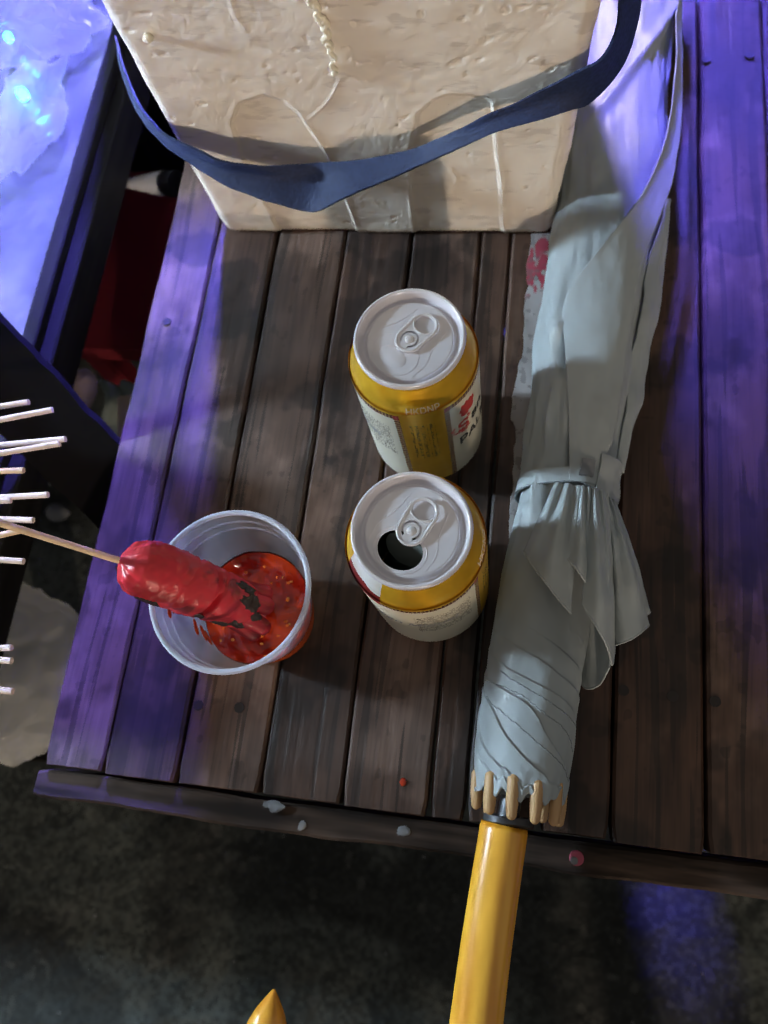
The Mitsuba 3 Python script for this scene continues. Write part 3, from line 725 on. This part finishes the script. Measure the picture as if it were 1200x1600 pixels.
low_ = [np.stack([CC[0] + np.cos(sth) * np.minimum(np.interp(z, wall[:, 1][8:], wall[:, 0][8:]) - .0006, 9), CC[1] + np.sin(sth) * (np.interp(z, wall[:, 1][8:], wall[:, 0][8:]) - .0006), CC[2] + z + 0 * sth], -1) for z in (.022, .017, .012, .007, .0035)]
sm = grid(np.concatenate([top, np.array(low_)]), wrap=True)
put(thing('chili_sauce', 'glossy orange red chili sauce in the plastic cup', 'sauce'), sm, SAUCE, True)
sauce_key = 'chili_sauce'
seeds, flakes = [], []
for k in range(34):
    a, r = rng.uniform(0, 6.28), math.sqrt(rng.uniform(0, 1)) * .9
    x, y = r * math.cos(a), r * math.sin(a)
    i, jx = int(r * 45), int(a / 6.2832 * 110) % 110
    z = top[i, jx, 2]
    (seeds if k % 2 else flakes).append(blob((CC[0] + x * SR, CC[1] + y * SR, z + .0003), (rng.uniform(.0005, .0012), rng.uniform(.0005, .0010), .0004), 2, .3, 400, k))
part(sauce_key, 'chili_seed', cat(*seeds), SEED, True)
part(sauce_key, 'chili_flake', cat(*flakes), CHILI, True)
labels[sauce_key + '__chili_seed'] = {'label': 'pale chili seeds', 'kind': 'stuff'}
labels[sauce_key + '__chili_flake'] = {'label': 'orange chili flakes', 'kind': 'stuff'}
sm_ = []
for (a, z, s, q) in ((199, .064, .0026, .8), (196, .060, .0018, .7), (206, .040, .0052, .5), (212, .034, .0050, .5), (217, .031, .0045, .6)):
    r = np.interp(z, wall[:, 1][8:], wall[:, 0][8:]) - .0004
    sm_.append(rotz(blob((r, 0, z), (.0006, s, s * q), 3, .35, 200, int(a)), a).apply_translation([CC[0], CC[1], CC[2]]))
part(cup, 'sauce_splash', cat(*sm_), 'base_red', True, 'orange sauce splashes on the inner wall')

sau = thing('sausage', 'charred red sausage on a bamboo skewer, dipped in the chili sauce', 'sausage')
A0, A1 = np.array([-.1860, .0745, .1060]), np.array([-.1350, .0660, .0470])
ax = (A1 - A0) / np.linalg.norm(A1 - A0)
Ls = np.linalg.norm(A1 - A0)
sx = np.cross(ax, [0, 0, 1]); sx /= np.linalg.norm(sx)      # across, to the viewer's side
sy = np.cross(sx, ax)                                       # upwards
tv = np.linspace(0, 1, 110)
av = np.linspace(0, 2 * np.pi, 90, endpoint=False)
prof_r = 1.15 * np.interp(tv, [0, .015, .05, .11, .2, .35, .5, .62, .75, .9, .97, 1], [.0005, .0058, .0093, .0118, .0130, .0134, .0131, .0126, .0118, .0110, .0092, .004])
TV, AV = np.meshgrid(tv, av, indexing='ij')
cyl = np.stack([np.cos(AV) * 1.0, np.sin(AV) * 1.0, TV * 6], -1)
disp = (meshkit.fbm(cyl * 1.6, 3, 3) - .5) * .0022 + (meshkit.fbm(cyl * [5, 5, 3.5], 3, 7) - .5) * .0009
for t0, slope, dp, a0 in ((.56, .06, .0030, 1.4), (.66, -.05, .0022, .4), (.45, .07, .0012, 4.0)):
    disp -= dp * np.exp(-((TV - t0 - slope * np.cos(AV - a0)) / .016) ** 2) * (.35 + .65 * np.clip(np.cos(AV - a0) + .3, 0, 1))
disp += -.0035 * np.exp(-(TV / .035) ** 2)
for k in range(7):
    disp -= .0016 * np.exp(-((TV - .06) / .05) ** 2) * np.exp(-(((AV - k * .9 + np.pi) % (2 * np.pi) - np.pi) / .14) ** 2)
rad = np.maximum(prof_r[:, None] + disp * np.clip(prof_r[:, None] / .009, 0, 1), .0003)
bend = .0020 * np.sin(np.pi * tv)
SPp = A0 + TV[..., None] * Ls * ax + bend[:, None, None] * sy + rad[..., None] * (np.cos(AV)[..., None] * sx + np.sin(AV)[..., None] * sy)
body = grid(SPp, wrap=True)
legs = []
for k, (a, ln, sp) in enumerate(((-.3, .0125, .30), (.75, .0105, .22), (1.9, .0075, .20), (3.1, .009, .25), (4.4, .010, .25))):
    d = math.cos(a) * sx + math.sin(a) * sy
    p0 = A1 - ax * .012 + d * .0072
    legs.append(tube([p0, p0 + ax * ln * .6 + d * sp * ln * .4, p0 + ax * (ln + .006) + d * sp * (ln + .004)], [.0060, .0055, .0047], 18, round_caps=True))
sm = cat(body, *legs)
vtx = np.array(sm.vertices)
rel = vtx - A0
tt_ = (rel @ ax) / Ls
cs = np.clip(meshkit.fbm(vtx * 160, 3, 21), 0, 1)
base = np.array([.60, .022, .042]) * (1 - cs[:, None] * .35) + np.array([.30, .05, .02]) * (cs[:, None] * .25)
burn = smooth01((meshkit.fbm(vtx * 95, 3, 31) - .60 + .16 * np.clip((tt_ - .7) / .3, 0, 1)) / .10) * (tt_ > .35)
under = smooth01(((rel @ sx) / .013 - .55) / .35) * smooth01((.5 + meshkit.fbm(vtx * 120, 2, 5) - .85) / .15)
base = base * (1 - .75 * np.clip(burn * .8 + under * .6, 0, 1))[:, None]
part(sau, 'meat', sm, SAUSAGE, True, color=base)


SN = -grid_normals(SPp)


def on_sausage(t, a, s, seed):
    """A crust lying on the skin: s = (along, round, thickness)."""
    i, jx = int(t * 109), int((a % (2 * np.pi)) / (2 * np.pi) * 90) % 90
    nrm = (SPp[i, jx] - SPp[i].mean(0)); nrm /= np.linalg.norm(nrm)
    nrm = nrm - ax * (nrm @ ax); nrm /= np.linalg.norm(nrm)
    m = blob((0, 0, 0), np.array(s) * [1.25, 1.15, .8], 4, .8, 480, seed)
    v = np.array(m.vertices)
    around = np.cross(nrm, ax)
    bendin = -(v[:, 1] ** 2) / .034
    return trimesh.Trimesh(SPp[i, jx] + v[:, :1] * ax + v[:, 1:2] * around + (v[:, 2:] + bendin[:, None]) * nrm, m.faces, process=False)


part(sau, 'char', cat(on_sausage(.27, .15, (0.0050, 0.0029, 0.0009), 3), on_sausage(.22, .12, (0.0028, 0.0020, 0.0008), 13)), CHAR, True, 'black charred patch')
part(sau, 'char', cat(on_sausage(.74, .25, (0.0068, 0.0029, 0.0010), 4), on_sausage(.86, .45, (0.0052, 0.0029, 0.0010), 5), on_sausage(.60, .15, (0.0048, 0.0022, 0.0008), 6)), CHAR, True)
part(sau, 'char', cat(on_sausage(.88, 1.7, (0.0046, 0.0037, 0.0014), 7), on_sausage(.94, 1.15, (0.0036, 0.0029, 0.0012), 8), on_sausage(.82, 2.3, (0.0040, 0.0026, 0.0010), 9)), CHAR, True)
sk0 = A0 + ax * .012
sk1 = np.array([-.2363, .0800, .1500]) + (np.array([-.2363, .0800, .1500]) - A0) * .95
part(sau, 'skewer', tube([sk0, (sk0 + sk1) / 2, sk1], [.0017, .0018, .0019], 14), BAMBOO, True)

# ------------------------------------------------------------------ the counter to the left and what is on and below it
ctr = thing('neighbour_counter', 'pale film covered counter with a dark edge beam left of the table', 'counter')
cx = np.linspace(-1.1, -.3580, 150); cy = np.linspace(-.06, 1.05, 170)
CXg, CYg = np.meshgrid(cx, cy, indexing='ij')
qc = np.stack([CXg, CYg, 0 * CXg], -1)
cz = (meshkit.fbm(qc * 18, 4, 6) - .5) * .007 * np.clip((-.358 - CXg) / .03, 0, 1)
part(ctr, 'top', grid(np.stack([CXg, CYg, cz - .002], -1)), COUNTER, True)
part(ctr, 'edge_beam', cbox((-.3570, -.06, -.0360), (-.3450, 1.05, .0010), .0012), BEAM)
part(ctr, 'edge_beam', cbox((-.3447, -.06, -.0400), (-.3330, 1.05, -.0060), .0014), BEAM)
for x, y in ((-.52, -.05), (-.40, .95)):
    part(ctr, 'leg', cbox((x, y, GZ - .01), (x + .045, y + .045, -.048)), BEAM)

bagm = blob((-.445, .560, .014), (.078, .062, .026), 4, .55, 42, 5)
bagm.vertices[:, 2] = np.maximum(bagm.vertices[:, 2], .003)
put(thing('clear_bag', 'crumpled clear plastic bag glinting blue on the pale counter', 'plastic bag'), bagm, 'clear_bag', 12)
bag2 = blob((-.403, .452, .005), (.030, .058, .009), 3, .6, 60, 9)
bag2.vertices[:, 2] = np.maximum(bag2.vertices[:, 2], .003)
put(thing('clear_wrapper', 'small crumpled clear wrapper over the cyan light on the pale counter', 'wrapper'), bag2, 'clear_bag', 12)
led = thing('led_light', 'glowing cyan light under the clear wrapper on the pale counter', 'light')
part(led, 'bulb', trimesh.creation.icosphere(subdivisions=3, radius=.0042).apply_translation([-.412, .470, .0085]), None, True, emitter={'type': 'area', 'radiance': rgb(.5, 22, 40)})
part(led, 'base', trimesh.creation.cylinder(.004, .006, sections=16, transform=trimesh.transformations.translation_matrix([-.412, .470, .0015])), BULBSOCKET)
led2 = thing('led_light', 'small cyan light glowing inside the larger crumpled clear bag', 'light')
part(led2, 'bulb', trimesh.creation.icosphere(subdivisions=3, radius=.0032).apply_translation([-.437, .525, .014]), None, True, emitter={'type': 'area', 'radiance': rgb(.5, 18, 36)})
part(led2, 'base', trimesh.creation.cylinder(.003, .010, sections=16, transform=trimesh.transformations.translation_matrix([-.437, .525, .0055])), BULBSOCKET)

# tray of skewers
tray = thing('skewer_tray', 'steel tray holding a bundle of pale skewers at the left', 'tray')
tw = .002
for lo, hi in (((-.560, .025, .004), (-.362, .172, .006)), ((-.560, .025, .0062), (-.558, .172, .097)), ((-.364, .025, .0062), (-.362, .172, .097)), ((-.5578, .025, .0062), (-.3642, .027, .097)), ((-.5578, .170, .0062), (-.3642, .172, .097))):
    part(tray, 'sheet', cbox(lo, hi, .0006), STEEL)
SK = [(-.2615, .1579, 12), (-.2464, .1541, 16), (-.2346, .1377, 7), (-.2370, .1350, 14), (-.2535, .1188, 6), (-.2362, .1064, 6), (-.2560, .1020, 8), (-.2406, .0923, 2), (-.2450, .0868, 17), (-.2399, .0707, 2), (-.2343, .0279, 7), (-.2325, .0217, 0), (-.2279, .0079, 1)]
SKL = ['topmost short pale skewer end at the left edge, over the black strap', 'long pale skewer end just below the topmost one, over the black strap', 'longest pale skewer end at the left edge, crossed by another from below',
       'slanting pale skewer end whose tip meets the longest one', 'short orange tinted skewer end below the crossed pair', 'pale skewer end midway down, about half as long as the longest', 'very short pale skewer end tucked under the midway one',
       'pale skewer end partly hidden behind the skewer of the red sausage', 'tan slanting skewer end just under the skewer of the red sausage', 'white skewer end alone below the skewer of the red sausage',
       'upper of the pale skewer ends in front of the milky bag', 'middle one of the three skewer ends in front of the milky bag', 'lowest skewer end of all, in front of the milky bag']
for k, (x, y, sl) in enumerate(SK):
    d = np.array([-1, -math.tan(math.radians(sl)), .0 + .06 * math.sin(k * 2.3)])
    p0 = np.array([x, y, .100])
    sk = thing('skewer', SKL[k], 'skewer', 'pale skewer ends at the left edge')
    put(sk, tube([p0, p0 + d * .10, p0 + d * .19], [.00165, .0017, .0017], 14, round_caps=False), BAMBOO if k in (4, 8) else PALESTICK, 40)

# black strap from the counter to the table
B0, B1 = np.array([-.345, .217, .075]) + np.array([-.345 + .262, .217 - .148, .105]) * .35, np.array([-.264, .142, -.052])
dd = (B1 - B0) / np.linalg.norm(B1 - B0)
nn = np.cross(dd, [0, 0, 1]); nn /= np.linalg.norm(nn)
tq = np.linspace(0, 1, 40)
BPp = B0 + tq[:, None, None] * (B1 - B0) + np.linspace(-.034, .034, 9)[None, :, None] * (nn * .80 + np.array([0, 0, -.60 if nn[1] < 0 else .60])) + np.array([0, 0, 1]) * (-.004 * np.sin(np.pi * tq)[:, None, None] + .004 * np.abs(np.linspace(-1, 1, 9))[None, :, None])
BPp += (meshkit.fbm(BPp * 50, 2, 3)[..., None] - .5) * .003
put(thing('black_strap', 'broad black strap crossing from the pale counter down to the table edge', 'strap'), sheet(BPp, .006), BLACK, 50)

gc = thing('dark_cover', 'dark cloth hanging across the far end of the gap beside the foam box', 'cloth')
QX, QZ = np.meshgrid(np.linspace(-1.1, -.2450, 160), np.linspace(0, 1, 40), indexing='ij')
QZ = -.44 + QZ * np.where(QX > -.362, .57, .397)
put(gc, sheet(np.stack([QX, .600 + .006 * np.sin(QX * 140) + .01 * meshkit.fbm(np.stack([QX * 20, QZ * 8, 0 * QX], -1), 2, 2), QZ], -1), .002), BLACK, True)
aw = thing('stall_awning', 'canvas awning flap hanging behind the table', 'awning')
WX, WZ = np.meshgrid(np.linspace(-1.6, 1.6, 120), np.linspace(0, 1, 30), indexing='ij')
WB = .535 - .085 * smooth01((WX + .36) / .24)      # the flap hangs lower on the right
WZ = WB + (1.4 - WB) * WZ
put(aw, sheet(np.stack([WX, 1.13 + .025 * np.sin(WX * 16) * (WZ - WB), WZ], -1), .002), GREYGREEN, True)

# red stool under the gap
stool = thing('red_stool', 'dark red plastic stool in the shadow between counter and table', 'stool')
part(stool, 'seat', extrude(sg.box(-.452, .372, -.215, .555).buffer(.018, 12), .022).apply_translation([0, 0, -.215]), REDPLASTIC, 30)
for x, y in ((-.45, .375), (-.23, .375), (-.45, .535), (-.23, .535)):
    part(stool, 'leg', cbox((x - .014, y - .014, GZ), (x + .014, y + .014, -.2155), .004), REDPLASTIC)
for s in (1,):
    tb = thing('paper_roll', 'pale tapered roll lying in the gap beside the table', 'roll')
    part(tb, 'tube', tube([(-.350, .437, -.055), (-.340, .4352, -.053), (-.308, .4262, -.043), (-.300, .4240, -.040)], [.0015, .0042, .0092, .0098], 28, caps=False), WHITEPVC, True)
    part(tb, 'end', tube([(-.2985, .4236, -.0397), (-.288, .4205, -.037)], [.0100, .0105], 28), BLACK, 40)

# odds and ends in the gap
gpz = thing('grey_rag', 'greyish green rag hanging in the gap left of the table', 'rag')
RX, RZ = np.meshgrid(np.linspace(0, 1, 24), np.linspace(0, 1, 30), indexing='ij')
rag = np.stack([-.372 + .045 * RX + .004 * np.sin(RZ * 9), .286 - .055 * RZ, -.13 - .05 * RZ + .006 * np.sin(RX * 14)], -1)
put(gpz, sheet(rag, .002), GREYGREEN, True)
cr = rotz(cbox((-.022, -.030, -.004), (.022, .030, .004), .001), 14).apply_translation([-.306, .235, -.105])
put(thing('carton_scrap', 'torn beige carton scrap beside the greyish rag below the table edge', 'carton'), cr, CARTON)
cr2 = blob((-.368, .262, -.10), (.014, .020, .010), 3, .3, 60, 8)
put(thing('crumpled_paper', 'crumpled pinkish paper beside the black strap', 'paper'), cr2, plain('pinkish_paper', (.40, .30, .30), .8), True)
for k, (x, y, s, lb) in enumerate(((-.605, .30, .020, 'largest pale litter scrap on the dark ground below the skewers'), (-.585, .25, .016, 'pale litter scrap nearest the table on the dark ground below the skewers'), (-.635, .26, .014, 'smallest pale litter scrap on the dark ground below the skewers'))):
    put(thing('litter_scrap', lb, 'litter', 'pale litter scraps under the skewers'), blob((x, y, GZ + .012), (s, s * .7, s * .5), 3, .3, 50, 30 + k), TISSUE, True)

bg = blob((-.392, .024, -.125), (.072, .070, .040), 5, .26, 20, 14)
bg.vertices += (np.abs(meshkit.fbm(np.array(bg.vertices) * 45, 2, 4) - .5)[:, None] * -.016 + .002) * (np.array(bg.vertices) - [-.392, .024, -.125]) / .06
put(thing('plastic_bag', 'milky crumpled plastic bag beside the front left corner of the table', 'plastic bag'), bg, 'bag_plastic', 30)

# ------------------------------------------------------------------ scraps on the table
EX, EY = np.meshgrid(np.linspace(0, 1, 20), np.linspace(0, 1, 160), indexing='ij')
yl = .345 - EY * .215
le = .0000 - .0035 * meshkit.fbm(np.stack([EY * 26, 0 * EY, 0 * EY], -1), 4, 4) - .004 * smooth01((.255 - yl) / .03) * smooth01((yl - .2) / .01)
pp = np.stack([le + EX * (.020 - le), yl, .0016 + .0012 * meshkit.fbm(np.stack([EX * 3, EY * 30, 0 * EX], -1), 3, 2)], -1)


def newsprint(p, n, uv):
    c = mix((.20, .185, .18), (.32, .30, .295), fbm(p.x * 90, p.y * 60, 1.0))
    red = smoothstep(.50, .56, fbm(p.x * 120, p.y * 70, 3.0)) * smoothstep(.285, .305, p.y)
    c = mix(c, (.25, .03, .05), red)
    bl = smoothstep(.60, .66, fbm(p.x * 240, p.y * 200, 6.0))
    return mix(c, (.10, .09, .09), bl * .5)


mat('newsprint', {'type': 'principled', 'base_color': mikit.proc(newsprint), 'roughness': 0.8})
put(thing('torn_paper', 'torn printed paper strip with red marks stuck on the plank under the umbrella', 'paper'), sheet(pp, .0003), 'newsprint', True)
for k, (x, y, z, s, lab) in enumerate(((-.1215, -.0345, -.0030, (.0075, .0045, .0022), 'white tissue crumb on the front rail, leftmost of the three'), (-.1040, -.0425, -.0050, (.0035, .0048, .0020), 'thin white tissue crumb on the front rail, second from the left'), (-.0480, -.0385, -.0050, (.0052, .0040, .0022), 'white tissue crumb on the front rail, nearest the umbrella handle'))):
    put(thing('tissue_crumb', lab, 'tissue', 'tissue crumbs along the front rail'), blob((x, y, z), np.array(s) * [.7, .6, .4], 4, .75, 420, 50 + k), TISSUE, 20)
pk = thing('bottle_cap', 'pink and white bottle cap on the front rail right of the umbrella handle', 'cap')
part(pk, 'shell', lathe([(.0001, .0024), (.0028, .0023), (.0035, .0019), (.0037, .0007), (.0039, .0)], 32, (.0450, -.0400, -.0052)), PINK, 30)
part(pk, 'seal', lathe([(.0001, .0032), (.0016, .0030), (.0021, .0021)], 24, (.0436, -.0412, -.0052)), TISSUE, 30, 'white spot')
put(thing('sauce_drop', 'tiny orange red sauce drop on the plank near the umbrella handle', 'sauce drop'), blob((-.0496, -.0133, .0006), (.0018, .0022, .0009), 3, .2, 200, 3), SAUCE, True)


# ------------------------------------------------------------------ the chair drawn up in front of the table
ch = thing('wooden_chair', 'low wooden chair with a narrow back board, drawn up in front of the table', 'chair')
part(ch, 'backrest', cbox((.050, -.575, -.0845), (.170, -.553, .238), .004), RAILWOOD)
part(ch, 'seat', cbox((-.015, -.960, -.110), (.240, -.552, -.085), .004), RAILWOOD)
for x in (-.015, .200):
    part(ch, 'rear_leg', cbox((x, -.590, GZ - .01), (x + .04, -.5535, -.1105), .003), RAILWOOD)
    part(ch, 'front_leg', cbox((x, -.955, GZ - .01), (x + .04, -.920, -.1105), .003), RAILWOOD)

# ------------------------------------------------------------------ the lamps themselves
def lamp(label, at, power, r):
    k = thing('hanging_bulb', label, 'lamp')
    at = np.array(at)
    L = [x / (math.pi * r * r) for x in power]
    part(k, 'bulb', trimesh.creation.icosphere(subdivisions=4, radius=r).apply_translation(at), None, True, emitter={'type': 'area', 'radiance': rgb(*L)})
    part(k, 'socket', lathe([(r * .55, r * .8), (r * .6, r * 1.6), (r * .45, r * 2.0), (.0001, r * 2.0)], 32, at), BULBSOCKET)
    part(k, 'cord', tube([at + [0, 0, r * 2], at + [0, 0, .6], at + [0, 0, 1.2]], .003, 8), BLACK)


lamp('cool white bulb hanging over the counter left of the table', **LAMP_WHITE)
lamp('warm bulb hanging in front of the table', **LAMP_WARM)
lamp('violet bulb hanging at the next stall behind the table', **LAMP_VIOLET)
